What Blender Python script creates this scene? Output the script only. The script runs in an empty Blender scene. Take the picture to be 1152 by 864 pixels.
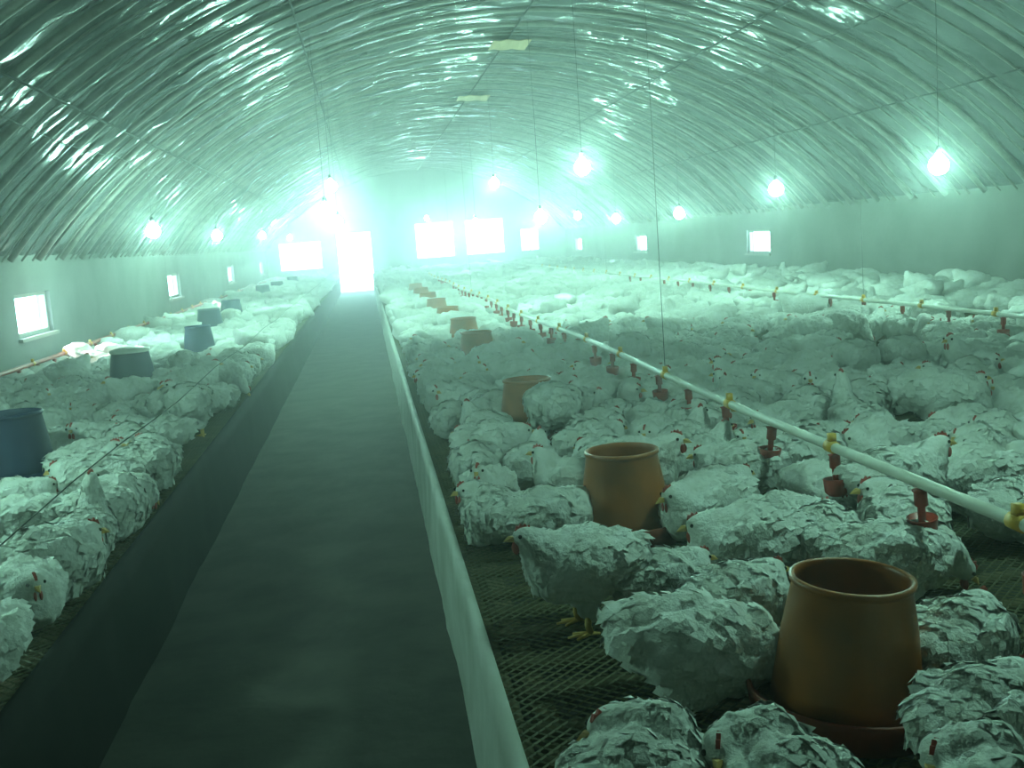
import bpy, bmesh, math, random
import numpy as np
from mathutils import Vector, Matrix, noise

random.seed(7)
sc = bpy.context.scene
C = sc.collection

# ------------------------------------------------------------------ camera
F_PX = 1235.0                      # focal length in pixels of the 1152 x 864 frame
EYE = Vector((0, 0, 1.7))          # eye height above the aisle
_vy = Vector(((410 - 576) / F_PX, (432 - 278) / F_PX, -1.0))   # where the aisle vanishes
_h = Vector((1, 0.0735, 0))                                    # direction of the tilted horizon
_Z = _vy.cross(_h).normalized()
if _Z.y < 0: _Z = -_Z
_Y = _vy.normalized()
_X = _Y.cross(_Z).normalized()
RW = Matrix((_X, _Y, _Z))          # camera axes -> world axes
cam_d = bpy.data.cameras.new('camera')
cam_d.sensor_width = 36
cam_d.lens = 36 * F_PX / 1152
cam_d.clip_start = 0.05
cam_d.clip_end = 500
cam = bpy.data.objects.new('camera', cam_d)
cam.matrix_world = Matrix.Translation(EYE) @ RW.to_4x4()
C.objects.link(cam)
sc.camera = cam

def ray(px, py):
    return RW @ Vector(((px - 576) / F_PX, (432 - py) / F_PX, -1.0))
def on_z(px, py, z):
    d = ray(px, py); return EYE + d * ((z - EYE.z) / d.z)
def on_x(px, py, x):
    d = ray(px, py); return EYE + d * (x / d.x)
def project(p):
    c = RW.transposed() @ (Vector(p) - EYE)
    return 576 + F_PX * c.x / -c.z, 432 - F_PX * c.y / -c.z

# ------------------------------------------------------------------ light
sc.view_settings.view_transform = 'Standard'
sc.view_settings.look = 'None'
sc.view_settings.gamma = 1
sc.view_settings.use_curve_mapping = False
sc.view_settings.exposure = 0.65
world = bpy.data.worlds.new('daylight')
world.use_nodes = True
bg = world.node_tree.nodes['Background']
bg.inputs[0].default_value = (0.52, 0.95, 1.0, 1)
bg.inputs[1].default_value = 11.0
sc.world = world
sun_d = bpy.data.lights.new('sun', 'SUN')
sun_d.energy = 14
sun_d.angle = math.radians(0.6)
sun_d.color = (1.0, 0.98, 0.9)
sun = bpy.data.objects.new('sun', sun_d)
sun.rotation_euler = Vector((0.86, -0.05, -0.5)).to_track_quat('-Z', 'Y').to_euler()
sun.location = (-20, 20, 20)
C.objects.link(sun)
LAMP_POWER = 235.0
LAMP_COLOUR = (0.45, 1.0, 0.77)
HAZE = 0.017  # dust density, raised so that its halos imitate lens bloom
cy = sc.cycles
cy.max_bounces = 6
cy.diffuse_bounces = 3
cy.glossy_bounces = 3
cy.transmission_bounces = 3
cy.volume_bounces = 1
cy.sample_clamp_indirect = 4.0
cy.use_denoising = True

# ------------------------------------------------------------------ sizes
PLAT = 0.5                         # netting floor above the aisle
XL, XR = -3.8, 8.05                # side walls
AL, AR = -1.08, 0.235              # aisle edges
Y0, Y1 = -2.0, 44.0                # back wall, far wall
XC, HW = (XL + XR) / 2, (XR - XL) / 2
EAVE, RISE = 1.85, 2.77
RAD = (HW * HW + RISE * RISE) / (2 * RISE)
def roof_z(x, drop=0.0):
    return EAVE + RISE - RAD + math.sqrt(max(0, (RAD - drop) ** 2 - (x - XC) ** 2))
ANG = math.asin(HW / RAD)
FEED_X = 0.95
PIPE_X = 1.63

# ------------------------------------------------------------------ helpers
def mat(name, col, rough=0.7, col2=None, scale=6.0, detail=4, bump=0.0, bscale=40.0, spec=0.3, stretch=None,
        contrast=(0.35, 0.65), sub=0.0):
    m = bpy.data.materials.new(name); m.use_nodes = True
    nt = m.node_tree; b = nt.nodes['Principled BSDF']
    b.inputs['Roughness'].default_value = rough
    b.inputs['Specular IOR Level'].default_value = spec
    b.inputs['Base Color'].default_value = (*col, 1)
    if sub:
        b.inputs['Subsurface Weight'].default_value = sub
        b.inputs['Subsurface Radius'].default_value = (0.03, 0.03, 0.03)
    tc = nt.nodes.new('ShaderNodeTexCoord'); vec = tc.outputs['Object']
    if stretch:
        mp = nt.nodes.new('ShaderNodeMapping'); mp.inputs['Scale'].default_value = stretch
        nt.links.new(vec, mp.inputs[0]); vec = mp.outputs[0]
    if col2:
        n = nt.nodes.new('ShaderNodeTexNoise'); n.inputs['Scale'].default_value = scale; n.inputs['Detail'].default_value = detail
        nt.links.new(vec, n.inputs['Vector'])
        r = nt.nodes.new('ShaderNodeValToRGB')
        r.color_ramp.elements[0].position = contrast[0]; r.color_ramp.elements[0].color = (*col, 1)
        r.color_ramp.elements[1].position = contrast[1]; r.color_ramp.elements[1].color = (*col2, 1)
        nt.links.new(n.outputs['Fac'], r.inputs[0]); nt.links.new(r.outputs[0], b.inputs['Base Color'])
    if bump:
        n2 = nt.nodes.new('ShaderNodeTexNoise'); n2.inputs['Scale'].default_value = bscale; n2.inputs['Detail'].default_value = 5
        nt.links.new(vec, n2.inputs['Vector'])
        bp = nt.nodes.new('ShaderNodeBump'); bp.inputs['Strength'].default_value = bump; bp.inputs['Distance'].default_value = 0.02
        nt.links.new(n2.outputs['Fac'], bp.inputs['Height']); nt.links.new(bp.outputs[0], b.inputs['Normal'])
    return m

M = {}
M['feather'] = mat('feather', (0.80, 0.80, 0.77), 0.85, (0.68, 0.68, 0.62), 14, bump=0.55, bscale=45, spec=0.1)
M['comb'] = mat('comb', (0.50, 0.10, 0.075), 0.6, (0.40, 0.08, 0.06), 40)
M['beak'] = mat('beak', (0.65, 0.42, 0.14), 0.5)
M['shank'] = mat('shank', (0.72, 0.48, 0.14), 0.6, (0.6, 0.38, 0.1), 60)
M['eye'] = mat('eye', (0.02, 0.015, 0.01), 0.2, spec=0.6)
M['earth'] = mat('earth', (0.030, 0.026, 0.02), 0.95, (0.055, 0.048, 0.034), 5, bump=0.6, bscale=14)
M['path'] = mat('path', (0.040, 0.038, 0.032), 0.8, (0.075, 0.070, 0.058), 3.0, 8, bump=0.35, bscale=9, spec=0.25)
M['film'] = mat('roof film', (0.045, 0.05, 0.052), 0.17, (0.14, 0.15, 0.152), 1.9, 8, bump=1.0, bscale=5, spec=0.9, stretch=(1, 1.6, 1))
M['bamboo'] = mat('bamboo', (0.15, 0.145, 0.125), 0.4, (0.25, 0.24, 0.21), 9, spec=0.4)
M['bamboo_floor'] = mat('bamboo slat', (0.12, 0.10, 0.05), 0.7, (0.20, 0.16, 0.08), 12)
M['wall'] = mat('plaster', (0.24, 0.25, 0.23), 0.85, (0.16, 0.17, 0.15), 1.4, 8, bump=0.3, bscale=12, contrast=(0.3, 0.75))
M['frame'] = mat('window frame', (0.35, 0.34, 0.30), 0.6)
M['net'] = mat('netting', (0.085, 0.085, 0.04), 0.6, (0.12, 0.11, 0.05), 3)
M['skirt_pale'] = mat('pale sheeting', (0.62, 0.64, 0.60), 0.6, (0.45, 0.47, 0.42), 3.5, 6, bump=0.3, bscale=8)
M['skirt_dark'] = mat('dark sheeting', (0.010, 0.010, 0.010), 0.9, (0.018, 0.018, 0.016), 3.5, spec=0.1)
M['orange'] = mat('orange plastic', (0.42, 0.13, 0.025), 0.38, (0.30, 0.10, 0.025), 7, 6, spec=0.5)
M['rust'] = mat('red pan', (0.26, 0.045, 0.02), 0.45, (0.18, 0.04, 0.02), 9)
M['navy'] = mat('navy plastic', (0.006, 0.02, 0.07), 0.5, (0.01, 0.03, 0.09), 7, spec=0.5)
M['feed'] = mat('feed', (0.20, 0.12, 0.045), 0.95, (0.12, 0.07, 0.03), 80, bump=0.6, bscale=160)
M['pvc'] = mat('pvc pipe', (0.72, 0.73, 0.66), 0.4, (0.58, 0.58, 0.48), 4, spec=0.5)
M['red'] = mat('red plastic', (0.45, 0.05, 0.025), 0.4, (0.33, 0.04, 0.02), 12, spec=0.5)
M['yellow'] = mat('amber clip', (0.70, 0.40, 0.06), 0.5)
M['cord'] = mat('cord', (0.04, 0.04, 0.04), 0.8)
M['string'] = mat('string', (0.16, 0.16, 0.15), 0.8)
M['black'] = mat('socket', (0.02, 0.02, 0.02), 0.5)
M['tan'] = mat('cardboard', (0.62, 0.46, 0.27), 0.8, (0.52, 0.38, 0.22), 5)
M['wood'] = mat('door wood', (0.20, 0.15, 0.09), 0.7, (0.13, 0.095, 0.06), 5, stretch=(8, 8, 1))
mb = bpy.data.materials.new('lit bulb'); mb.use_nodes = True
nt = mb.node_tree; nt.nodes.clear()
em = nt.nodes.new('ShaderNodeEmission'); ou = nt.nodes.new('ShaderNodeOutputMaterial')
em.inputs[0].default_value = (*LAMP_COLOUR, 1); em.inputs[1].default_value = LAMP_POWER
nt.links.new(em.outputs[0], ou.inputs[0]); M['bulb'] = mb

def mesh_of(name, bm, m, smooth=False):
    me = bpy.data.meshes.new(name); bm.to_mesh(me); bm.free()
    me.materials.append(M[m])
    if smooth: me.polygons.foreach_set('use_smooth', [True] * len(me.polygons))
    return me
def link(name, me, parent=None, loc=None, rz=None, scale=None):
    o = bpy.data.objects.new(name, me); C.objects.link(o)
    if parent: o.parent = parent
    if loc is not None: o.location = loc
    if rz is not None: o.rotation_euler = (0, 0, rz)
    if scale is not None: o.scale = (scale,) * 3
    return o
def tag(o, label, cat, group=None):
    o['label'] = label; o['category'] = cat
    if group: o['group'] = group
    return o
def structure(o):
    o['kind'] = 'structure'; return o
def empty(name, loc):
    o = link(name, None, loc=loc); o.empty_display_size = 0.1; return o

def box(bm, a, b):
    vs = [bm.verts.new((x, y, z)) for x in (a[0], b[0]) for y in (a[1], b[1]) for z in (a[2], b[2])]
    for q in ((0, 1, 3, 2), (4, 6, 7, 5), (0, 4, 5, 1), (2, 3, 7, 6), (0, 2, 6, 4), (1, 5, 7, 3)):
        bm.faces.new([vs[i] for i in q])
def tube(bm, pts, r, n=8, cap=True):
    pts = [Vector(p) for p in pts]; rings = []
    rr = r if isinstance(r, (list, tuple)) else [r] * len(pts)
    for i, p in enumerate(pts):
        t = (pts[min(i + 1, len(pts) - 1)] - pts[max(i - 1, 0)]).normalized()
        u = t.cross(Vector((0, 0, 1)) if abs(t.z) < 0.9 else Vector((1, 0, 0))).normalized(); v = t.cross(u)
        rings.append([bm.verts.new(p + (u * math.cos(a) + v * math.sin(a)) * rr[i]) for a in [2 * math.pi * k / n for k in range(n)]])
    for A, B in zip(rings, rings[1:]):
        for k in range(n): bm.faces.new((A[k], A[(k + 1) % n], B[(k + 1) % n], B[k]))
    if cap:
        bm.faces.new(list(reversed(rings[0]))); bm.faces.new(rings[-1])
def lathe(bm, prof, n=32, close=False):
    rings = []
    for r, z in prof:
        if r < 1e-5: rings.append([bm.verts.new((0, 0, z))])
        else: rings.append([bm.verts.new((r * math.cos(2 * math.pi * k / n), r * math.sin(2 * math.pi * k / n), z)) for k in range(n)])
    if close: rings.append(rings[0])
    for A, B in zip(rings, rings[1:]):
        for k in range(n):
            if len(A) == 1 and len(B) > 1: bm.faces.new((A[0], B[(k + 1) % n], B[k]))
            elif len(B) == 1 and len(A) > 1: bm.faces.new((A[k], A[(k + 1) % n], B[0]))
            elif len(A) > 1: bm.faces.new((A[k], A[(k + 1) % n], B[(k + 1) % n], B[k]))
    bmesh.ops.recalc_face_normals(bm, faces=bm.faces)
ORD = ['first', 'second', 'third', 'fourth', 'fifth', 'sixth', 'seventh', 'eighth', 'ninth', 'tenth', 'eleventh', 'twelfth',
       'thirteenth', 'fourteenth', 'fifteenth', 'sixteenth', 'seventeenth', 'eighteenth', 'nineteenth']
def ordinal(i):                     # 0 -> first
    if i < 19: return ORD[i]
    t, u = divmod(i + 1, 10)
    ten = ['', '', 'twent', 'thirt', 'fort', 'fift', 'sixt', 'sevent', 'eight', 'ninet'][t]
    return ten + 'ieth' if u == 0 else ten + 'y-' + ORD[u - 1]

# ------------------------------------------------------------------ room shell
bm = bmesh.new(); box(bm, (XL - 0.3, Y0 - 0.3, -0.2), (XR + 0.3, Y1 + 0.3, -0.02))
structure(link('floor', mesh_of('floor', bm, 'earth')))
bm = bmesh.new()                    # trodden aisle with a slightly uneven top
nx, ny = 12, 180
g = [[bm.verts.new((AL + (AR - AL) * i / nx, Y0 + (Y1 - Y0) * j / ny,
      0.012 * noise.noise(Vector((i * 0.35, j * 0.9, 3))) if 0 < i < nx else 0.0)) for i in range(nx + 1)] for j in range(ny + 1)]
for j in range(ny):
    for i in range(nx): bm.faces.new((g[j][i], g[j][i + 1], g[j + 1][i + 1], g[j + 1][i]))
aisle = structure(link('floor_aisle', mesh_of('floor_aisle', bm, 'path', True)))

WIN_L, WIN_R = [13.2, 22.6, 32.0, 41.4], [22.0, 31.8, 41.4]
WW, WZ0, WZ1 = 1.35, 0.98, 1.46
def side_wall(name, x0, x1, wins):
    bm = bmesh.new(); edges = [Y0]
    for y in wins: edges += [y - WW / 2, y + WW / 2]
    edges.append(Y1)
    box(bm, (x0, Y0, 0), (x1, Y1, WZ0)); box(bm, (x0, Y0, WZ1), (x1, Y1, EAVE + 0.06))
    for i in range(0, len(edges), 2): box(bm, (x0, edges[i], WZ0), (x1, edges[i + 1], WZ1))
    return structure(link(name, mesh_of(name, bm, 'wall')))
side_wall('wall_left', XL - 0.16, XL, WIN_L)
side_wall('wall_right', XR, XR + 0.16, WIN_R)
n_win = 0
for xs, x in ((1, XL - 0.16), (-1, XR)):
    for y in (WIN_L if xs == 1 else WIN_R):
        n_win += 1
        bm = bmesh.new(); a, b, t = y - WW / 2, y + WW / 2, 0.045
        box(bm, (x + 0.05, a, WZ0), (x + 0.11, a + t, WZ1)); box(bm, (x + 0.05, b - t, WZ0), (x + 0.11, b, WZ1))
        box(bm, (x + 0.05, a + t, WZ1 - t), (x + 0.11, b - t, WZ1)); box(bm, (x + 0.05, a + t, WZ0), (x + 0.11, b - t, WZ0 + t))
        w = structure(link('window_%d' % n_win, mesh_of('window', bm, 'frame')))
        xi = XL if xs == 1 else XR
        bm = bmesh.new(); box(bm, (min(xi, xi + xs * 0.05), a - 0.05, WZ0 - 0.04), (max(xi, xi + xs * 0.05), b + 0.05, WZ0))
        link('window_sill', mesh_of('window_sill', bm, 'frame'), w)

def gable(name, y0, y1, holes):
    """arched end wall made of vertical strips, with rectangular openings"""
    cuts = sorted({XL - 0.16, XR + 0.16} | {v for h in holes for v in h[:2]} | {XL + (XR - XL) * i / 40 for i in range(41)})
    bm = bmesh.new()
    for a, b in zip(cuts, cuts[1:]):
        c = (a + b) / 2; zs = [(0, None)]
        top = [roof_z(min(max(v, XL), XR)) + 0.02 for v in (a, b)]
        seg = [0.0]
        for h in holes:
            if h[0] - 1e-6 <= a and b <= h[1] + 1e-6: seg += [h[2], h[3]]
        if len(seg) == 1 or seg[1] > 0: parts = [(seg[i], seg[i + 1] if i + 1 < len(seg) else None) for i in range(0, len(seg), 2)]
        else: parts = [(seg[2], None)]
        for lo, hi in parts:
            za, zb = (hi, hi) if hi is not None else top
            v = [bm.verts.new(p) for p in ((a, y0, lo), (b, y0, lo), (b, y0, zb), (a, y0, za), (a, y1, lo), (b, y1, lo), (b, y1, zb), (a, y1, za))]
            for q in ((0, 1, 2, 3), (5, 4, 7, 6), (0, 4, 5, 1), (3, 2, 6, 7), (0, 3, 7, 4), (1, 5, 6, 2)): bm.faces.new([v[i] for i in q])
    return structure(link(name, mesh_of(name, bm, 'wall')))
DOOR = (AL - 0.05, AR + 0.1, 0.0, 2.35)
END_WIN = [(-3.35, -1.65, 0.95, 2.1), (2.0, 3.6, 1.05, 2.5), (4.0, 5.6, 1.05, 2.5), (6.2, 7.0, 1.05, 2.0)]
gable('wall_end', Y1, Y1 + 0.16, [DOOR] + END_WIN)
gable('wall_back', Y0 - 0.16, Y0, [])
bm = bmesh.new(); x0, x1, z0, z1 = DOOR; t = 0.07
box(bm, (x0, Y1 - 0.02, z0), (x0 + t, Y1 + 0.18, z1)); box(bm, (x1 - t, Y1 - 0.02, z0), (x1, Y1 + 0.18, z1)); box(bm, (x0 + t, Y1 - 0.02, z1 - t), (x1 - t, Y1 + 0.18, z1))
d = structure(link('door_1', mesh_of('door_frame', bm, 'wood')))
bm = bmesh.new(); box(bm, (x0 - 0.05, Y1 + 0.18, 0.02), (x0, Y1 + 1.3, z1 - 0.08)); link('door_leaf', mesh_of('door_leaf', bm, 'wood'), d)
for (x0, x1, z0, z1) in END_WIN:
    n_win += 1; bm = bmesh.new(); t = 0.06; ya, yb = Y1 + 0.04, Y1 + 0.12
    box(bm, (x0, ya, z0), (x0 + t, yb, z1)); box(bm, (x1 - t, ya, z0), (x1, yb, z1)); box(bm, (x0 + t, ya, z0), (x1 - t, yb, z0 + t)); box(bm, (x0 + t, ya, z1 - t), (x1 - t, yb, z1))
    w = structure(link('window_%d' % n_win, mesh_of('end_window', bm, 'frame')))
    bm = bmesh.new(); c = (x0 + x1) / 2; box(bm, (c - 0.02, ya + 0.01, z0 + t), (c + 0.02, yb - 0.01, z1 - t)); link('mullion', mesh_of('mullion', bm, 'frame'), w)

# arched roof: plastic film sagging between bamboo ribs
RIBS = [Y0 + 0.5 + 1.0 * i for i in range(int(Y1 - Y0))]
nu, nv = 84, int((Y1 - Y0) * 15)
bm = bmesh.new(); rows = []
for j in range(nv + 1):
    y = Y0 + (Y1 - Y0) * j / nv
    ph = (y - RIBS[0]) % 1.0
    row = []
    for i in range(nu + 1):
        a = -ANG + 2 * ANG * i / nu
        k = math.sin(math.pi * ph)
        w = noise.noise(Vector((a * 7, y * 1.9, 0.3))) * 0.8 + noise.noise(Vector((a * 20, y * 4.5, 1.3))) * 0.6 - abs(noise.noise(Vector((a * 13, y * 3.0, 7.7)))) * 0.8
        k2 = abs(math.sin(3 * math.pi * ph))
        s = RAD + 0.035 - 0.07 * k - 0.03 * k2 - 0.085 * w * k
        if i in (0, nu): s = RAD + 0.03
        row.append(bm.verts.new((XC + s * math.sin(a), y, EAVE + RISE - RAD + s * math.cos(a))))
    rows.append(row)
for j in range(nv):
    for i in range(nu): bm.faces.new((rows[j][i], rows[j + 1][i], rows[j + 1][i + 1], rows[j][i + 1]))
ceiling = structure(link('ceiling', mesh_of('ceiling', bm, 'film', True)))
bm = bmesh.new()                    # outer thatch over the film keeps the sun out
outer = []
for y in (Y0 - 0.3, Y1 + 0.3):
    outer.append([bm.verts.new((XC + (RAD + 0.2) * math.sin(a), y, EAVE + RISE - RAD + (RAD + 0.2) * math.cos(a))) for a in [-ANG * 1.06 + 2.12 * ANG * i / 40 for i in range(41)]])
for i in range(40): bm.faces.new((outer[0][i], outer[0][i + 1], outer[1][i + 1], outer[1][i]))
link('roof_cover', mesh_of('roof_cover', bm, 'bamboo'), ceiling)
bm = bmesh.new()
tube(bm, [(XC + (RAD - 0.03) * math.sin(a), 0, EAVE + RISE - RAD + (RAD - 0.03) * math.cos(a)) for a in [-ANG + 2 * ANG * i / 36 for i in range(37)]], 0.036, 7)
rib_me = mesh_of('bamboo_rib', bm, 'bamboo', True)
for y in RIBS: link('bamboo_rib', rib_me, ceiling, (0, y + random.uniform(-0.05, 0.05), 0), random.uniform(-0.004, 0.004))
bm = bmesh.new()
tube(bm, [(XC + (RAD - 0.045) * math.sin(a), 0, EAVE + RISE - RAD + (RAD - 0.045) * math.cos(a)) for a in [-ANG + 2 * ANG * i / 36 for i in range(37)]], 0.013, 5)
lath_me = mesh_of('bamboo_lath', bm, 'bamboo', True)
for y in RIBS[:-1]:
    for f in (0.34, 0.67): link('bamboo_lath', lath_me, ceiling, (0, y + f + random.uniform(-0.06, 0.06), 0), random.uniform(-0.012, 0.012))
bm = bmesh.new(); tube(bm, [(0, Y0 + 0.02, 0), (0, 12, 0), (0, 28, 0), (0, Y1 - 0.02, 0)], 0.011, 6)
pur_me = mesh_of('bamboo_purlin', bm, 'cord', True)
for f in (-0.72, -0.4, 0.03, 0.42, 0.74):
    a = f * ANG; r = RAD - 0.075
    link('bamboo_purlin', pur_me, ceiling, (XC + r * math.sin(a), 0, EAVE + RISE - RAD + r * math.cos(a)))
for (px, py, wx, wy) in ((573, 50, 0.55, 0.75), (532, 110, 0.62, 0.75)):   # two tan repair patches under the ridge
    p = on_z(px, py, 4.5); bm = bmesh.new(); gr = []
    for k in range(7):
        x = p.x - wx / 2 + wx * k / 6
        gr.append([bm.verts.new((x, p.y - wy / 2 + dy * wy, roof_z(x, 0.115 + 0.012 * math.sin(k * 2 + 3 * dy)) - dz)) for dz in (0, 0.012) for dy in (0, 1)])
    for A, B in zip(gr, gr[1:]):
        bm.faces.new((A[0], A[1], B[1], B[0])); bm.faces.new((A[2], B[2], B[3], A[3])); bm.faces.new((A[0], B[0], B[2], A[2])); bm.faces.new((A[1], A[3], B[3], B[1]))
    bm.faces.new((gr[0][0], gr[0][2], gr[0][3], gr[0][1])); bm.faces.new((gr[-1][0], gr[-1][1], gr[-1][3], gr[-1][2]))
    pt = link('roof_patch', mesh_of('roof_patch', bm, 'tan'), ceiling); pt['label'] = 'tan board patch under the ridge'

# ------------------------------------------------------------------ raised netting floors
def platform(xa, xb, label, skirt_x, skirt_mat, side):
    root = empty('slatted_platform', ((xa + xb) / 2, (Y0 + Y1) / 2, 0)); tag(root, label, 'platform')
    off = Vector(root.location)
    def part(name, bm, m, sm=False):
        o = link(name, mesh_of(name, bm, m, sm), root); o.location = -off; return o
    # diagonal mesh strands
    bm = bmesh.new(); sp = 0.029 * math.sqrt(2); r = 0.0027
    ya, yb = Y0 + 0.02, Y1 - 0.02
    for sgn in (1, -1):
        c = xa - sgn * (yb if sgn == 1 else ya)
        lo, hi = (xa - yb, xb - ya) if sgn == 1 else (xa + ya, xb + yb)
        c = lo
        while c < hi:
            # strand: x = c + sgn*y
            t0, t1 = sorted(((xa - c) * sgn, (xb - c) * sgn)); t0, t1 = max(t0, ya), min(t1, yb)
            if t1 - t0 > 0.03:
                vs = []
                for t in (t0, t1):
                    x = c + sgn * t
                    vs.append([bm.verts.new((x + dx, t - sgn * dx, PLAT + dz)) for dx, dz in ((-r, -0.003), (r, -0.003), (0, 0.0))])
                A, B = vs
                for k in range(3): bm.faces.new((A[k], A[(k + 1) % 3], B[(k + 1) % 3], B[k]))
            c += sp
    n = part('netting', bm, 'net'); n['kind'] = 'stuff'
    bm = bmesh.new(); tube(bm, [(xa + 0.02, 0, 0), (xb - 0.02, 0, 0)], 0.021, 6); sl = mesh_of('bamboo_slat', bm, 'bamboo_floor', True)
    y = Y0 + 0.2
    while y < 26:
        link('bamboo_slat', sl, root, Vector((0, y + random.uniform(-0.03, 0.03), PLAT - 0.027)) - off, random.uniform(-0.006, 0.006)); y += 0.22
    bm = bmesh.new(); box(bm, (-0.03, Y0 + 0.05, 0), (0.03, Y1 - 0.05, 0.07)); be = mesh_of('bearer', bm, 'bamboo_floor')
    bm = bmesh.new(); box(bm, (-0.04, -0.04, -0.02), (0.04, 0.04, PLAT - 0.12)); po = mesh_of('post', bm, 'bamboo_floor')
    nb = max(2, int((xb - xa) / 1.3))
    for i in range(nb):
        x = xa + 0.1 + (xb - xa - 0.2) * i / (nb - 1)
        link('bearer', be, root, Vector((x, 0, PLAT - 0.12)) - off)
        for k in range(8): link('post', po, root, Vector((x, 0.6 + 2.0 * k, 0)) - off)
    # sheeting hung along the aisle, gently wavy
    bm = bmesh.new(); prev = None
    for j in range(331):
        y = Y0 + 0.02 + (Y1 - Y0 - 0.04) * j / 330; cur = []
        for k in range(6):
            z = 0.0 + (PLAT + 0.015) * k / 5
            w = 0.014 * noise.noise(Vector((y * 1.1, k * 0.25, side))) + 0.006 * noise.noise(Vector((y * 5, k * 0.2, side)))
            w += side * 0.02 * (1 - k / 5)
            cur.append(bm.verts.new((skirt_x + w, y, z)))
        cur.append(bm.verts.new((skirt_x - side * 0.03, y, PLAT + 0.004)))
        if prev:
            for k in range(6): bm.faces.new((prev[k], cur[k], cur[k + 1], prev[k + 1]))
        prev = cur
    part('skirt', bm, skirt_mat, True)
    bm = bmesh.new(); tube(bm, [(skirt_x - side * 0.045, Y0 + 0.05, PLAT - 0.05), (skirt_x - side * 0.045, Y1 - 0.05, PLAT - 0.05)], 0.022, 7); part('edge_rail', bm, 'bamboo_floor', True)
    return root
platform(AR + 0.03, XR - 0.01, 'wide raised netting floor on bamboo slats right of the aisle, edged with pale sheeting', AR, 'skirt_pale', -1)
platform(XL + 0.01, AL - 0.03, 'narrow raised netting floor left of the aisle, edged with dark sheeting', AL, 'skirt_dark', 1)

# ------------------------------------------------------------------ tube feeders
def lathe_mesh(name, prof, m, n=36, close=False):
    bm = bmesh.new(); lathe(bm, prof, n, close); return mesh_of(name, bm, m, True)
hop_prof = [(0.178, 0.055), (0.172, 0.10), (0.158, 0.22), (0.138, 0.335), (0.140, 0.340), (0.145, 0.343), (0.145, 0.354), (0.136, 0.357), (0.131, 0.352), (0.131, 0.335), (0.150, 0.22), (0.165, 0.10), (0.171, 0.055)]
pan_prof = [(0, 0.004), (0.20, 0.004), (0.222, 0.012), (0.232, 0.06), (0.236, 0.085), (0.230, 0.089), (0.224, 0.082), (0.217, 0.022), (0.12, 0.016), (0.06, 0.05), (0, 0.07)]
feed_prof = [(0.215, 0.038), (0.185, 0.048), (0.165, 0.062), (0.155, 0.15), (0.10, 0.165), (0, 0.175)]
FD = {}
for key, hm, pm in (('orange', 'orange', 'rust'), ('navy', 'navy', 'navy')):
    FD[key] = (lathe_mesh('hopper', hop_prof, hm, close=True), lathe_mesh('pan', pan_prof, pm), lathe_mesh('feed', feed_prof, 'feed'))
lid_me = lathe_mesh('lid', [(0.148, 0.341), (0.150, 0.358), (0.146, 0.364), (0.09, 0.378), (0, 0.384)], 'pvc')
feeders = []
def feeder(x, y, key, label, group, tilt=(0, 0), lid=False, s=1.0):
    o = empty('tube_feeder', (x, y, PLAT)); tag(o, label, 'feeder', group); o.scale = (s,) * 3
    o.rotation_euler = (tilt[0], tilt[1], 0)
    h, p, fe = FD[key]
    link('hopper', h, o); link('pan', p, o); link('feed', fe, o)
    if lid: link('lid', lid_me, o)
    feeders.append((x, y)); return o
rf = [(950, 808), (705, 606), (597, 492), (550, 415)]
for i, (px, py) in enumerate(rf):
    p = on_z(px, py, PLAT)
    feeder(FEED_X if i == 3 else p.x, p.y, 'orange', 'orange tapered tube feeder on the right netting floor, %s' % ['nearest the camera', 'second from the camera', 'third from the camera, brownish', 'fourth from the camera, in haze'][i],
           'orange feeders on the right platform', tilt=(0.03, 0.075) if i == 0 else (0, 0))
for i, y in enumerate((12.0, 14.3, 16.6, 18.9, 21.2, 23.5)):
    feeder(FEED_X + 0.05, y, 'orange', 'small distant orange feeder right of the aisle, %s from the camera' % ordinal(4 + i), 'orange feeders on the right platform')
lf = [(22, 548), (152, 446), (226, 402), (262, 364), (238, 378), (313, 334), (330, 326), (297, 340)]
lf_label = ['large dark navy feeder at the left edge of the photograph', 'navy feeder with a white lid among the sunlit chickens by the left wall',
            'third navy feeder along the left platform, behind the white-lidded one', 'round dark navy feeder standing proud on the left platform, below the second window',
            'low dark navy feeder just left of the round one below the second window', 'small distant navy feeder left of the aisle near the bright door',
            'smallest farthest navy feeder left of the aisle near the bright door', 'distant low navy feeder left of the aisle, before the two farthest']
for i, (px, py) in enumerate(lf):
    p = on_z(px, py, PLAT); feeder(max(-2.75, p.x), p.y, 'navy', lf_label[i], 'navy feeders on the left platform', lid=(i == 1), s=1.2 if i != 2 else 1.1)

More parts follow.
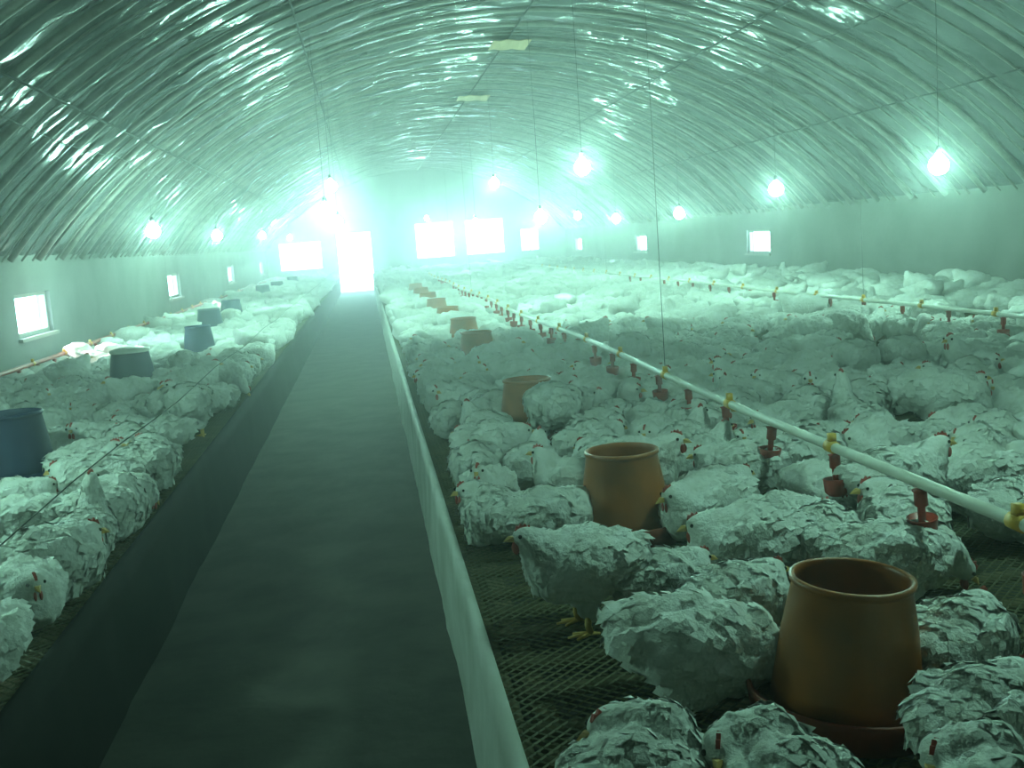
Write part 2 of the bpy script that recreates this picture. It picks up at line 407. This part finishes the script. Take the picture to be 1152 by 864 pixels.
# ------------------------------------------------------------------ drinker lines
bm = bmesh.new()
lathe(bm, [(0, -0.16), (0.028, -0.158), (0.042, -0.145), (0.046, -0.10), (0.048, -0.096), (0.044, -0.094), (0.036, -0.135), (0, -0.142)], 16); cup_me = mesh_of('drinker_cup', bm, 'red', True)
bm = bmesh.new(); lathe(bm, [(0, -0.12), (0.012, -0.12), (0.012, -0.06), (0.02, -0.055), (0.02, -0.012), (0.026, -0.006), (0, 0.0)], 12); drop_me = mesh_of('drop_tube', bm, 'red', True)
bm = bmesh.new(); tube(bm, [(0, -0.03, 0), (0, 0.03, 0)], 0.0235, 10); box(bm, (-0.012, -0.014, 0.02), (0.012, 0.014, 0.05)); clip_me = mesh_of('hanger_clip', bm, 'yellow', True)
def drinker_line(x, z, y0, y1, label, pipe_mat, step, cup_to, bend=0.0, r=0.0185):
    root = empty('drinker_line', (x, y0, PLAT)); tag(root, label, 'drinker line', 'drinker lines')
    def zz(y): return z + bend * math.sin(y * 0.9)
    def xx(y): return 0.012 * math.sin(y * 0.8 + x)
    bm = bmesh.new(); n = int((y1 - y0) / 0.4)
    tube(bm, [(xx(y0 + (y1 - y0) * i / n), (y1 - y0) * i / n, zz(y0 + (y1 - y0) * i / n) - PLAT) for i in range(n + 1)], r, 10)
    link('pipe', mesh_of('pipe', bm, pipe_mat, True), root)
    y = y0 + 0.35; k = 0
    while y < cup_to:
        c = link('drinker_cup', cup_me, root, (xx(y), y - y0, zz(y) - PLAT - r)); c.rotation_euler = (random.uniform(-.1, .1), random.uniform(-.1, .1), 0)
        link('drop_tube', drop_me, c)
        y += step; k += 1
    y = y0 + 0.55; k = 0
    while y < min(y1, 30):
        link('hanger_clip', clip_me, root, (xx(y), y - y0, zz(y) - PLAT))
        if k % 10 == 4:
            bm = bmesh.new(); top = roof_z(x, 0.08)
            tube(bm, [(xx(y), y - y0, zz(y) - PLAT + 0.05), (0, y - y0, top - PLAT)], 0.002, 4); link('cord', mesh_of('cord', bm, 'string'), root)
        y += 1.15; k += 1
    return root
drinker_line(PIPE_X, 0.86, 0.9, Y1 - 0.4, 'long pale drinker pipe with red cups running between orange feeders and packed flock', 'pvc', 0.62, 26, 0.008)
drinker_line(4.75, 0.84, 5.0, Y1 - 0.4, 'far pale drinker pipe over the flock nearest the right wall', 'pvc', 0.8, 20, 0.006)
drinker_line(-3.42, 0.78, 3.0, Y1 - 0.4, 'reddish drinker pipe running low along the left wall', 'red', 0.6, 26, 0.006, 0.022)

bm = bmesh.new(); tube(bm, [(AL - 0.05, Y0 + (Y1 - Y0) * i / 60, PLAT + 0.42 - 0.012 * math.sin(i * 1.3)) for i in range(61)], 0.003, 4)
tag(link('guard_wire', mesh_of('guard_wire', bm, 'cord')), 'thin dark guard wire stretched above the left aisle edge from end to end', 'wire')
# ------------------------------------------------------------------ hanging lamps
bm = bmesh.new(); lathe(bm, [(0, -0.105), (0.043, -0.096), (0.076, -0.064), (0.086, -0.022), (0.076, 0.02), (0.046, 0.052), (0.026, 0.072), (0.022, 0.085)], 12); bulb_me = mesh_of('bulb', bm, 'bulb', True)
bm = bmesh.new(); lathe(bm, [(0, 0.15), (0.015, 0.148), (0.024, 0.13), (0.026, 0.082), (0.0, 0.082)], 12); sock_me = mesh_of('socket', bm, 'black', True)
lamp_rows = {
    'left': (-2.5, [(172, 258), (244, 264), (295, 264), (326, 267)]),
    'aisle': (-0.4, [(372, 208), (366, 236), (380, 248)]),
    'centre': (2.4, [(655, 186), (608, 243), (556, 205), (535, 250), (480, 245), (505, 262)]),  # third centre bulb is added to stand for a reflection on the roof film
    'right': (5.1, [(1056, 183), (873, 211), (764, 239), (693, 245), (650, 242)]),
}
lamp_word = {'left': 'lit bulb in the row over the left platform', 'aisle': 'lit bulb over the aisle by the glaring door', 'centre': 'lit bulb under the middle of the arched roof', 'right': 'lit bulb in the row over the right flock'}
def lamp(p, label, group):
    top = roof_z(p.x, 0.06) - p.z
    o = empty('hanging_lamp', p); tag(o, label, 'lamp', group)
    link('bulb', bulb_me, o); link('socket', sock_me, o)
    bm = bmesh.new(); tube(bm, [(0, 0, 0.145), (0.006, 0.004, 0.5 * top), (0, 0, top)], 0.003, 5); link('cord', mesh_of('cord', bm, 'cord'), o)
    return o
lamp_pos = []
for row, (x, pts) in lamp_rows.items():
    for i, (px, py) in enumerate(pts):
        p = on_x(px, py, x)
        if p.y > Y1 - 1: p = EYE + (p - EYE) * ((Y1 - 1.5) / p.y)
        lamp(p, '%s, %s from the camera' % (lamp_word[row], ordinal(i) if row != 'centre' else ['nearest and largest', 'second', 'third, added for a roof film reflection', 'fourth', 'leftmost', 'lowest'][i]) if row != 'centre' else
             '%s, %s' % (lamp_word[row], ['biggest glare', 'low between the glares', 'high above the end windows', 'small, above the end windows', 'leftmost beside the door glare', 'lowest of the row'][i]), 'hanging lamps')
        lamp_pos.append(p)
for i, (p, lab) in enumerate((((2.2, 3.0, 2.85), 'unseen bulb added to light the near birds, high at the right'),
                ((-2.5, 4.6, 2.1), 'unseen bulb continuing the left row, added to light the foreground'))):
    lamp(Vector(p), lab, 'hanging lamps')  # both bulbs hang out of view, added to brighten the foreground
for name, x, z, lab in (('power_cable', -2.55, 2.86, 'thin dark power cable strung along above the left lamps'), ('power_cable', 5.15, 3.62, 'thin dark power cable strung along above the right lamps')):
    bm = bmesh.new(); pts = []
    for i in range(93):
        y = Y0 + 0.05 + (Y1 - Y0 - 0.1) * i / 92
        pts.append((x, y, z - 0.06 * math.sin(math.pi * (y % 4.2) / 4.2)))
    tube(bm, pts, 0.006, 5); tag(link(name, mesh_of(name, bm, 'cord')), lab, 'cable')

# ------------------------------------------------------------------ chickens
def ellipsoid(bm, c, r, rot=None, seg=14):
    m = Matrix.Translation(c) @ (rot.to_matrix().to_4x4() if rot else Matrix()) @ Matrix.Diagonal((*r, 1))
    bmesh.ops.create_uvsphere(bm, u_segments=seg, v_segments=10, radius=1, matrix=m)
from mathutils import Euler
def chicken_variant(k):
    """facing +X, base at z = 0. returns body mesh and the frame of its head"""
    stand = k in (1, 5); lift = 0.085 if stand else 0.0
    bm = bmesh.new(); L = lift
    S = 0.86
    E = lambda c, r, rot=None: ellipsoid(bm, (c[0] * S, c[1] * S, c[2] * S + L), [q * S for q in r], Euler(rot) if rot else None)
    E((0, 0, .145), (.165, .128, .128)); E((.085, 0, .135), (.115, .118, .118)); E((-.11, 0, .155), (.115, .105, .098), (0, .15, 0))
    E((-.185, 0, .185), (.07, .06, .034), (0, .55, 0)); E((-.165, 0, .15), (.07, .08, .07))
    for s in (-1, 1):
        E((-.01, s * .108, .16), (.135, .034, .082), (0, .12, s * -.06)); E((-.115, s * .088, .168), (.085, .022, .045), (0, .2, s * .12))
        E((.0, s * .075, .07), (.075, .055, .06))
        if stand: E((.0, s * .065, .03), (.05, .042, .075))
    path = {0: [(.12, 0, .20), (.15, 0, .24), (.162, 0, .275), (.172, 0, .292)],
            1: [(.13, 0, .19), (.165, 0, .225), (.185, 0, .255), (.197, 0, .265)],
            2: [(.13, 0, .16), (.18, 0, .15), (.215, 0, .115), (.235, 0, .08)],
            3: [(.11, .02, .19), (.13, .055, .22), (.128, .085, .235), (.122, .10, .24)],
            4: [(.11, 0, .18), (.135, 0, .20), (.15, 0, .212), (.16, 0, .215)],
            5: [(.14, 0, .15), (.19, 0, .10), (.235, 0, .02), (.255, 0, -.03)],
            6: [(.11, 0, .21), (.13, 0, .29), (.135, 0, .36), (.145, 0, .40)],
            7: [(.09, .03, .20), (.08, .085, .225), (.055, .122, .232), (.028, .132, .228)]}[k]
    rad = [.085, .062, .046, .040]
    for (p, q, ra, rb) in zip(path, path[1:], rad, rad[1:]):
        for t in (0, .33, .66):
            c = [p[i] + (q[i] - p[i]) * t for i in range(3)]; r = ra + (rb - ra) * t; E(c, (r, r, r))
    hx, hy, hz = path[-1]; E((hx + .006, hy, hz), (.042, .034, .036))
    tmp = bpy.data.meshes.new('tmp'); bm.to_mesh(tmp); bm.free()
    ob = bpy.data.objects.new('tmp', tmp); C.objects.link(ob)
    md = ob.modifiers.new('r', 'REMESH'); md.mode = 'VOXEL'; md.voxel_size = 0.0105
    sm = ob.modifiers.new('s', 'SMOOTH'); sm.iterations = 4; sm.factor = 0.5
    dg = bpy.context.evaluated_depsgraph_get(); me = bpy.data.meshes.new_from_object(ob.evaluated_get(dg))
    head = Vector(((hx + .006) * S, hy * S, hz * S + L))
    me.update()
    nr = [v.normal.copy() for v in me.vertices]
    for v, n in zip(me.vertices, nr):
        near_head = min(1, max(0, ((v.co - head).length - .05) / .08))
        c = v.co + Vector((k * 3.1, 0, 0))
        w = noise.noise(c * 15) * .013 + noise.noise(c * 38) * .010
        f = noise.voronoi(Vector((c.x * 22, c.y * 30, c.z * 30)))[0]
        w += (0.5 - (f[1] - f[0])) * .007
        v.co += n * w * (.2 + .8 * near_head)
        if v.co.z < 0.004 and not stand: v.co.z = 0.004 + 0.1 * (v.co.z - 0.004)
    # overlapping feather blades laid backwards and down over the body
    rg = random.Random(100 + k); verts = [v.co.copy() for v in me.vertices]; me.update(); nrm = [v.normal.copy() for v in me.vertices]
    fb = bmesh.new(); fb.from_mesh(me); used = []; cn = [n.copy() for n in nrm]
    order = list(range(len(verts))); rg.shuffle(order)
    for i in order:
        c, n = verts[i], nrm[i]
        if len(used) > 420: break
        if (c - head).length < .055 or n.z < -0.25 or c.z < .03 + L * .6: continue
        if any((c - u).length < .017 for u in used): continue
        used.append(c)
        d = Vector((-1, rg.uniform(-.35, .35), -0.35)); d = (d - n * d.dot(n))
        if d.length < .1: continue
        d.normalize(); sd = n.cross(d).normalized()
        ln = rg.uniform(.030, .048) * (0.6 if (c - head).length < .12 else 1); wd = ln * rg.uniform(.36, .50); up = rg.uniform(.02, .10) if rg.random() < .85 else rg.uniform(.1, .24)
        q = [c - d * ln * .3 - n * .004, c + sd * wd + d * ln * .15 + n * ln * up * .35, c + d * ln * .8 + n * ln * up, c - sd * wd + d * ln * .15 + n * ln * up * .35, c + d * ln * .15 + n * (ln * up * .5 + .004)]
        v = [fb.verts.new(p) for p in q]; cn += [(n * 1.0 + d * .22).normalized()] * 5
        for t in ((1, 0, 4), (2, 1, 4), (3, 2, 4), (0, 3, 4)): fb.faces.new([v[j] for j in t])
    plain = me.copy(); fb.to_mesh(me); fb.free()
    plain.materials.clear(); plain.materials.append(M['feather'])
    me.materials.clear(); me.materials.append(M['feather']); me.name = 'chicken'
    me.polygons.foreach_set('use_smooth', [True] * len(me.polygons))
    me.update(); me.normals_split_custom_set_from_vertices([tuple(n) for n in cn])
    bpy.data.objects.remove(ob)
    # low version for the far flock
    ob = bpy.data.objects.new('tmp', plain); C.objects.link(ob)
    md = ob.modifiers.new('d', 'DECIMATE'); md.ratio = 260 / (2 * len(plain.polygons))
    dg = bpy.context.evaluated_depsgraph_get(); lo = bpy.data.meshes.new_from_object(ob.evaluated_get(dg))
    bpy.data.objects.remove(ob)
    d = Vector(path[-1]) - Vector(path[-2])
    yaw = {3: 2.0, 7: 2.9}.get(k, 0.0); pitch = {2: 0.75, 5: 1.0, 4: 0.15}.get(k, 0.0)
    fr = Matrix.Translation(head) @ Euler((0, pitch, yaw)).to_matrix().to_4x4() @ Matrix.Scale(0.9, 4)
    return me, lo, fr, lift
def head_parts(fr):
    out = {}
    def T(p): return fr @ Vector(p)
    bm = bmesh.new()                # serrated comb
    prof = [(-.030, .024), (-.028, .046), (-.018, .036), (-.010, .056), (0, .044), (.010, .060), (.018, .044), (.028, .048), (.036, .022)]
    for s in (-1, 1): pass
    A = [bm.verts.new(T((x, -.0045, z))) for x, z in [(a * .8, .024 + (b - .024) * .62) for a, b in prof]]; B = [bm.verts.new(T((x, .0045, z))) for x, z in [(a * .8, .024 + (b - .024) * .62) for a, b in prof]]
    bm.faces.new(A); bm.faces.new(list(reversed(B)))
    for i in range(len(prof)): bm.faces.new((A[i], B[i], B[(i + 1) % len(prof)], A[(i + 1) % len(prof)]))
    bmesh.ops.recalc_face_normals(bm, faces=bm.faces); out['comb'] = mesh_of('comb', bm, 'comb')
    bm = bmesh.new(); base = [bm.verts.new(T(p)) for p in ((.036, .012, .006), (.036, -.012, .006), (.036, -.010, -.012), (.036, .010, -.012))]
    tip = bm.verts.new(T((.072, 0, -.010))); up = bm.verts.new(T((.052, 0, .008)))
    bm.faces.new(base)
    bm.faces.new((base[0], up, base[1])); bm.faces.new((base[1], up, tip)); bm.faces.new((up, base[0], tip)); bm.faces.new((base[1], tip, base[2])); bm.faces.new((base[2], tip, base[3])); bm.faces.new((base[3], tip, base[0]))
    bmesh.ops.recalc_face_normals(bm, faces=bm.faces); out['beak'] = mesh_of('beak', bm, 'beak')
    bm = bmesh.new()
    for s in (-1, 1): ellipsoid(bm, T((.030, s * .010, -.036)), (.010, .006, .018), seg=8)
    out['wattle'] = mesh_of('wattle', bm, 'comb', True)
    for i, s in enumerate((-1, 1)):
        bm = bmesh.new(); ellipsoid(bm, T((.018, s * .029, .008)), (.006, .006, .006), seg=8); out['eye%d' % i] = mesh_of('eye', bm, 'eye', True)
    return out
def leg_mesh(s, lift):
    bm = bmesh.new()
    tube(bm, [(.0, s * .065, lift + .02), (.012, s * .065, .035), (.006, s * .065, .010)], [.014, .011, .011], 7)
    for a, l in ((-.5, .055), (0, .07), (.5, .055), (math.pi, .03)):
        tube(bm, [(.006, s * .065, .009), (.006 + l * math.cos(a), s * .065 + l * math.sin(a), .005)], [.008, .004], 5)
    return mesh_of('leg', bm, 'shank', True)
VAR = []
for k in range(8):
    me, lo, fr, lift = chicken_variant(k)
    hp = head_parts(fr)
    if lift:
        hp['leg0'] = leg_mesh(-1, lift); hp['leg1'] = leg_mesh(1, lift)
    VAR.append((me, lo, hp))
POSE = ['sitting white chicken with raised head', 'standing white chicken with raised head', 'crouching white chicken with lowered head', 'resting white chicken with turned head',
        'resting white chicken with tucked neck', 'standing white chicken pecking down', 'white chicken with stretched upright neck', 'preening white chicken']

def make_chicken(x, y, heading, k, s, label, group, detail):
    me, lo, hp = VAR[k]
    o = link('chicken', me, None, (x, y, PLAT), heading, s); tag(o, label, 'chicken', group)
    for n, pm in hp.items():
        base = n.rstrip('01')
        if detail < 1 and base in ('eye', 'leg', 'wattle'): continue
        link(base, pm, o)
    return o

placed = []                         # (x, y, r)
birds = []                          # (x, y, heading, k, s, label)
def hit(x, y, r):
    return any((x - a) ** 2 + (y - b) ** 2 < (r + c) ** 2 for a, b, c in placed if abs(y - b) < 1.0)
R = math.radians
# the nearest birds, one by one: pixel of the body's middle, heading (0 right, 90 away), pose, size, label
near = [
    (690, 892, 35, 7, 1.08, 'white chicken back rising at the bottom edge, left of the nearest orange feeder'),
    (884, 890, 80, 7, 1.05, 'white chicken at the bottom edge, just in front of the nearest orange feeder'),
    (1130, 905, 60, 7, 1.0, 'white chicken cut off by the bottom right corner'),
    (1105, 800, 25, 4, 1.0, 'dim shaded white chicken right of the nearest orange feeder, low'),
    (1082, 716, 40, 4, 1.0, 'white chicken behind and right of the nearest orange feeder'),
    (782, 726, 330, 2, 1.15, 'big ruffled white chicken left of the nearest orange feeder, head to its pan'),
    (832, 664, 20, 4, 0.95, 'white chicken squeezed behind the big ruffled one and the nearest orange feeder'),
    (655, 636, 185, 1, 1.0, 'ruffled white chicken standing in front of the second orange feeder'),
    (748, 643, 10, 4, 0.9, 'small white chicken just right of the ruffled one before the second orange feeder'),
    (850, 608, 170, 4, 1.12, 'plump white chicken midway between the first and second orange feeders'),
    (915, 600, 60, 4, 1.0, 'white chicken behind the nearest orange feeder, beside the plump one'),
    (1005, 622, 350, 2, 1.05, 'white chicken behind the nearest orange feeder, under the drinker pipe, head to cup'),
    (606, 576, 10, 4, 1.05, 'rounded white chicken against the left side of the second orange feeder'),
    (528, 580, 100, 3, 1.0, 'white chicken sitting at the pale aisle edge, level with the second feeder'),
    (540, 548, 250, 0, 0.95, 'white chicken with red comb just behind the one at the aisle edge'),
    (512, 522, 95, 4, 1.0, 'white chicken at the aisle edge between second and third orange feeders'),
    (558, 500, 350, 4, 1.1, 'white chicken left of and before the third orange feeder'),
    (545, 480, 120, 0, 1.0, 'white chicken pressed to the left side of the third orange feeder'),
    (786, 568, 200, 4, 1.1, 'white chicken touching the right side of the second orange feeder'),
    (922, 548, 280, 4, 1.0, 'white chicken sitting beneath the drinker pipe, left of a red cup'),
    (830, 528, 150, 4, 1.1, 'broad white chicken between the second orange feeder and the drinker pipe'),
    (792, 512, 30, 0, 1.0, 'white chicken with raised head behind the broad one by the drinker pipe'),
    (668, 497, 20, 4, 1.05, 'white chicken directly behind the second orange feeder'),
    (735, 490, 240, 4, 1.0, 'white chicken behind the second orange feeder, on its pipe side'),
    (492, 470, 80, 4, 1.0, 'white chicken at the aisle edge level with the third orange feeder'),
    (985, 505, 200, 4, 1.15, 'large white chicken just beyond the drinker pipe, behind the nearest feeder'),
    (1085, 540, 170, 4, 1.15, 'large white chicken just beyond the drinker pipe near the right photo edge'),
    (1138, 568, 30, 4, 1.0, 'white chicken beyond the drinker pipe at the right photo edge'),
    (1085, 482, 180, 4, 1.05, 'white chicken second row beyond the drinker pipe near the right photo edge'),
    (1030, 525, 120, 4, 0.95, 'small white chicken squeezed between two large ones beyond the drinker pipe'),
    (960, 470, 90, 6, 1.0, 'white chicken holding its neck bolt upright beyond the drinker pipe'),
    (925, 432, 170, 4, 1.1, 'plump white chicken left of the upright-necked one beyond the drinker pipe'),
    (1005, 440, 190, 4, 1.1, 'plump white chicken right of the upright-necked one, before an empty patch'),
    (1092, 408, 200, 0, 1.25, 'extra large white chicken standing out in the flock near the right edge'),
    (880, 480, 200, 4, 1.1, 'white chicken beyond the drinker pipe, left of the two large ones'),
    # left platform
    (18, 715, 250, 4, 1.0, 'white chicken at the lower left photo edge by the aisle'),
    (92, 632, 40, 4, 1.2, 'big white chicken nearest the aisle on the left platform'),
    (30, 590, 20, 2, 1.15, 'pale white chicken below the large navy feeder on the left'),
    (128, 592, 80, 6, 0.95, 'white chicken with bright raised neck beside the big one left of the aisle'),
    (22, 560, 10, 4, 1.0, 'rounded white chicken right under the large navy feeder'),
    (183, 522, 70, 3, 1.2, 'broad white chicken at the left aisle edge past the big one'),
    (104, 518, 30, 4, 1.1, 'white chicken right of the large navy feeder on the left platform'),
    (30, 660, 300, 4, 1.0, 'dim white chicken at the left photo edge under the big aisle-side one'),
]
for px, py, hd, k, s, lab in near:
    p = on_z(px, py, PLAT + (0.14 if k not in (1, 5) else 0.2))
    if p.x > -0.5: p.x = max(p.x, AR + 0.2)
    else: p.x = min(p.x, AL - 0.16)
    birds.append([p.x, p.y, R(hd), k, s, lab])
for _ in range(12):                 # settle the near birds beside each other and around the feeders
    for i, a in enumerate(birds):
        for b in birds[:i]:
            dx, dy = a[0] - b[0], a[1] - b[1]; d = math.hypot(dx, dy) or 1e-3; m = 0.128 * (a[4] + b[4]) - d
            if m > 0:
                for o, q in ((a, .5), (b, -.5)): o[0] += dx / d * m * q; o[1] += dy / d * m * q
        for fx, fy in feeders:
            dx, dy = a[0] - fx, a[1] - fy; d = math.hypot(dx, dy) or 1e-3; m = 0.17 + 0.13 * a[4] - d
            if m > 0: a[0] += dx / d * m; a[1] += dy / d * m
        if a[0] > -0.5: a[0] = max(a[0], AR + 0.17)
        else: a[0] = min(a[0], AL - 0.14)
for a in birds: placed.append((a[0], a[1], 0.135 * a[4]))
for x, y in feeders: placed.append((x, y, 0.16 if x > 0 else 0.24))
for x, y in feeders[10:15]:
    for q in (.35, .65, .95, 1.2): placed.append((x * (1 - q / y), y - q, 0.17))
def poly_world(pts): return [tuple(on_z(px, py, PLAT).xy) for px, py in pts]
EMPTY = [poly_world(q) for q in (
    [(500, 612), (600, 610), (640, 690), (700, 745), (900, 850), (1000, 1100), (560, 1100), (560, 740)],
    [(605, 505), (655, 505), (650, 550), (600, 545)], [(960, 565), (1060, 600), (1152, 690), (1152, 640), (1000, 560)],
    [(975, 478), (1045, 478), (1045, 500), (975, 500)], [(1100, 440), (1145, 440), (1140, 520), (1100, 515)],
    [(1060, 350), (1152, 360), (1152, 392), (1060, 382)], [(950, 386), (1040, 386), (1040, 425), (950, 425)],
    [(945, 345), (1000, 345), (1000, 353), (945, 353)], [(880, 412), (905, 412), (905, 440), (880, 462)], [(970, 466), (1050, 466), (1050, 520), (970, 520)], [(840, 380), (880, 380), (880, 412), (840, 412)], [(700, 345), (730, 345), (730, 365), (700, 365)], [(560, 850), (900, 850), (900, 1000), (560, 1000)])]
def inside(x, y, poly):
    r = False
    for (x1, y1), (x2, y2) in zip(poly, poly[1:] + poly[:1]):
        if (y1 > y) != (y2 > y) and x < (x2 - x1) * (y - y1) / (y2 - y1) + x1: r = not r
    return r
rng = random.Random(11)
cells = {}
def cell_hit(x, y, r):
    i, j = int(x // .4), int(y // .4)
    for a in (i - 1, i, i + 1):
        for b in (j - 1, j, j + 1):
            for (u, v, c) in cells.get((a, b), ()):
                if (x - u) ** 2 + (y - v) ** 2 < (r + c) ** 2: return True
    return False
for (x, y, r) in placed: cells.setdefault((int(x // .4), int(y // .4)), []).append((x, y, r))
pool = []
for xa, xb, n in ((AR + .17, XR - .28, 34000), (XL + .28, AL - .13, 13000)):
    for _ in range(n):
        y = rng.uniform(1.6, Y1 - .3); x = rng.uniform(xa, xb)
        px, py = project((x, y, PLAT + .14))
        if not (-600 < px < 1800 and py < 1300): continue
        if x > 0 and py > 590 and px < 1200: continue
        if x < 0 and py > 600 and px > -60: continue
        r = rng.uniform(.122, .158)
        if any(inside(x, y, q) for q in EMPTY): continue
        if cell_hit(x, y, r): continue
        cells.setdefault((int(x // .4), int(y // .4)), []).append((x, y, r))
        k = rng.choices(range(8), (1.2, .8, 2.5, 2, 6, 1.5, .15, 3))[0]
        pool.append((x, y, math.pi / 2 - math.atan2(x, y) + rng.uniform(-2.1, 2.1), k, r / .136 * rng.uniform(.98, 1.08)))
pool.sort(key=lambda b: math.hypot(b[0], b[1]))
in_view = [b for b in pool if 0 < project((b[0], b[1], PLAT + .14))[0] < 1152]
single = in_view[:300 - len(birds)]
ids = {id(b) for b in single}
rest = [b for b in pool if id(b) not in ids]
# files: strips parallel to the aisle, counted from a landmark, so that every bird has its own place
def file_of(x):
    if x < 0: return 'left', int((AL - x) / .3)
    if x < FEED_X: return 'edge', 0
    if x < PIPE_X: return 'mid', 0
    return 'right', int((x - PIPE_X) / .3)
files = {}
for b in single: files.setdefault(file_of(b[0]), []).append(b)
for (side, i), lst in files.items():
    lst.sort(key=lambda b: b[1])
    for n, b in enumerate(lst):
        where = {'left': '%s file left of the aisle' % ordinal(i), 'edge': 'the strip between aisle and orange feeders', 'mid': 'the strip between orange feeders and drinker pipe',
                 'right': '%s file beyond the drinker pipe' % ordinal(i)}[side]
        birds.append((*b, 'white chicken, %s from the camera in %s' % (ordinal(n), where)))
for n, (x, y, hd, k, s, lab) in enumerate(birds):
    grp = 'chickens on the left platform' if x < 0 else 'chickens on the right platform'
    make_chicken(x, y, hd, k, s, lab, grp, 1 if math.hypot(x, y) < 8.5 else 0)
V, Fc, off = [], [], 0
low = []
for me, lo, hp in VAR:
    lo.calc_loop_triangles(); n = len(lo.vertices); co = np.empty(n * 3); lo.vertices.foreach_get('co', co)
    tr = np.empty(len(lo.loop_triangles) * 3, dtype=np.int32); lo.loop_triangles.foreach_get('vertices', tr); low.append((co.reshape(-1, 3), tr.reshape(-1, 3)))
for x, y, hd, k, s in rest:
    co, tr = low[k]; c, sn = math.cos(hd), math.sin(hd)
    V.append(np.column_stack(((co[:, 0] * c - co[:, 1] * sn) * s + x, (co[:, 0] * sn + co[:, 1] * c) * s + y, co[:, 2] * s + PLAT)))
    Fc.append(tr + off); off += len(co)
V = np.concatenate(V); Fc = np.concatenate(Fc)
me = bpy.data.meshes.new('chicken_flock'); me.vertices.add(len(V)); me.vertices.foreach_set('co', V.ravel())
me.loops.add(Fc.size); me.loops.foreach_set('vertex_index', Fc.ravel().astype(np.int32)); me.polygons.add(len(Fc))
me.polygons.foreach_set('loop_start', np.arange(0, Fc.size, 3, dtype=np.int32)); me.polygons.foreach_set('loop_total', np.full(len(Fc), 3, dtype=np.int32))
me.update(calc_edges=True); me.polygons.foreach_set('use_smooth', [True] * len(me.polygons)); me.materials.append(M['feather'])
fl = tag(link('chicken_flock', me), 'distant packed flock of white chickens covering both netting floors to the far wall', 'flock'); fl['kind'] = 'stuff'
print('BIRDS', len(birds), 'REST', len(rest), len(Fc))

# ------------------------------------------------------------------ dusty air with bloom
bm = bmesh.new(); prof = [(XL + 0.01, 0.03)] + [(XC + (RAD - 0.16) * math.sin(a), EAVE + RISE - RAD + (RAD - 0.16) * math.cos(a)) for a in [-ANG * .985 + 1.97 * ANG * i / 24 for i in range(25)]] + [(XR - 0.01, 0.03)]
A = [bm.verts.new((max(XL + .01, min(XR - .01, x)), Y0 + 0.02, z)) for x, z in prof]; B = [bm.verts.new((max(XL + .01, min(XR - .01, x)), Y1 - 0.03, z)) for x, z in prof]
bm.faces.new(A); bm.faces.new(list(reversed(B)))
for i in range(len(prof)): bm.faces.new((A[i], B[i], B[(i + 1) % len(prof)], A[(i + 1) % len(prof)]))
bmesh.ops.recalc_face_normals(bm, faces=bm.faces)
hz = bpy.data.materials.new('dusty air with bloom'); hz.use_nodes = True; nt = hz.node_tree; nt.nodes.clear()
vs = nt.nodes.new('ShaderNodeVolumeScatter'); vs.inputs['Density'].default_value = HAZE; vs.inputs['Anisotropy'].default_value = 0.88; vs.inputs['Color'].default_value = (0.9, 1.0, 0.98, 1)  # dust scatters forward to imitate lens bloom round bulbs and openings
ou = nt.nodes.new('ShaderNodeOutputMaterial'); nt.links.new(vs.outputs[0], ou.inputs['Volume'])
M['haze'] = hz
if HAZE > 0:
    h = link('dusty_air_bloom', mesh_of('dusty_air_bloom', bm, 'haze')); h['kind'] = 'stuff'; tag(h, 'thin dusty haze in the whole shed, thickened to imitate lens bloom round lights', 'haze')
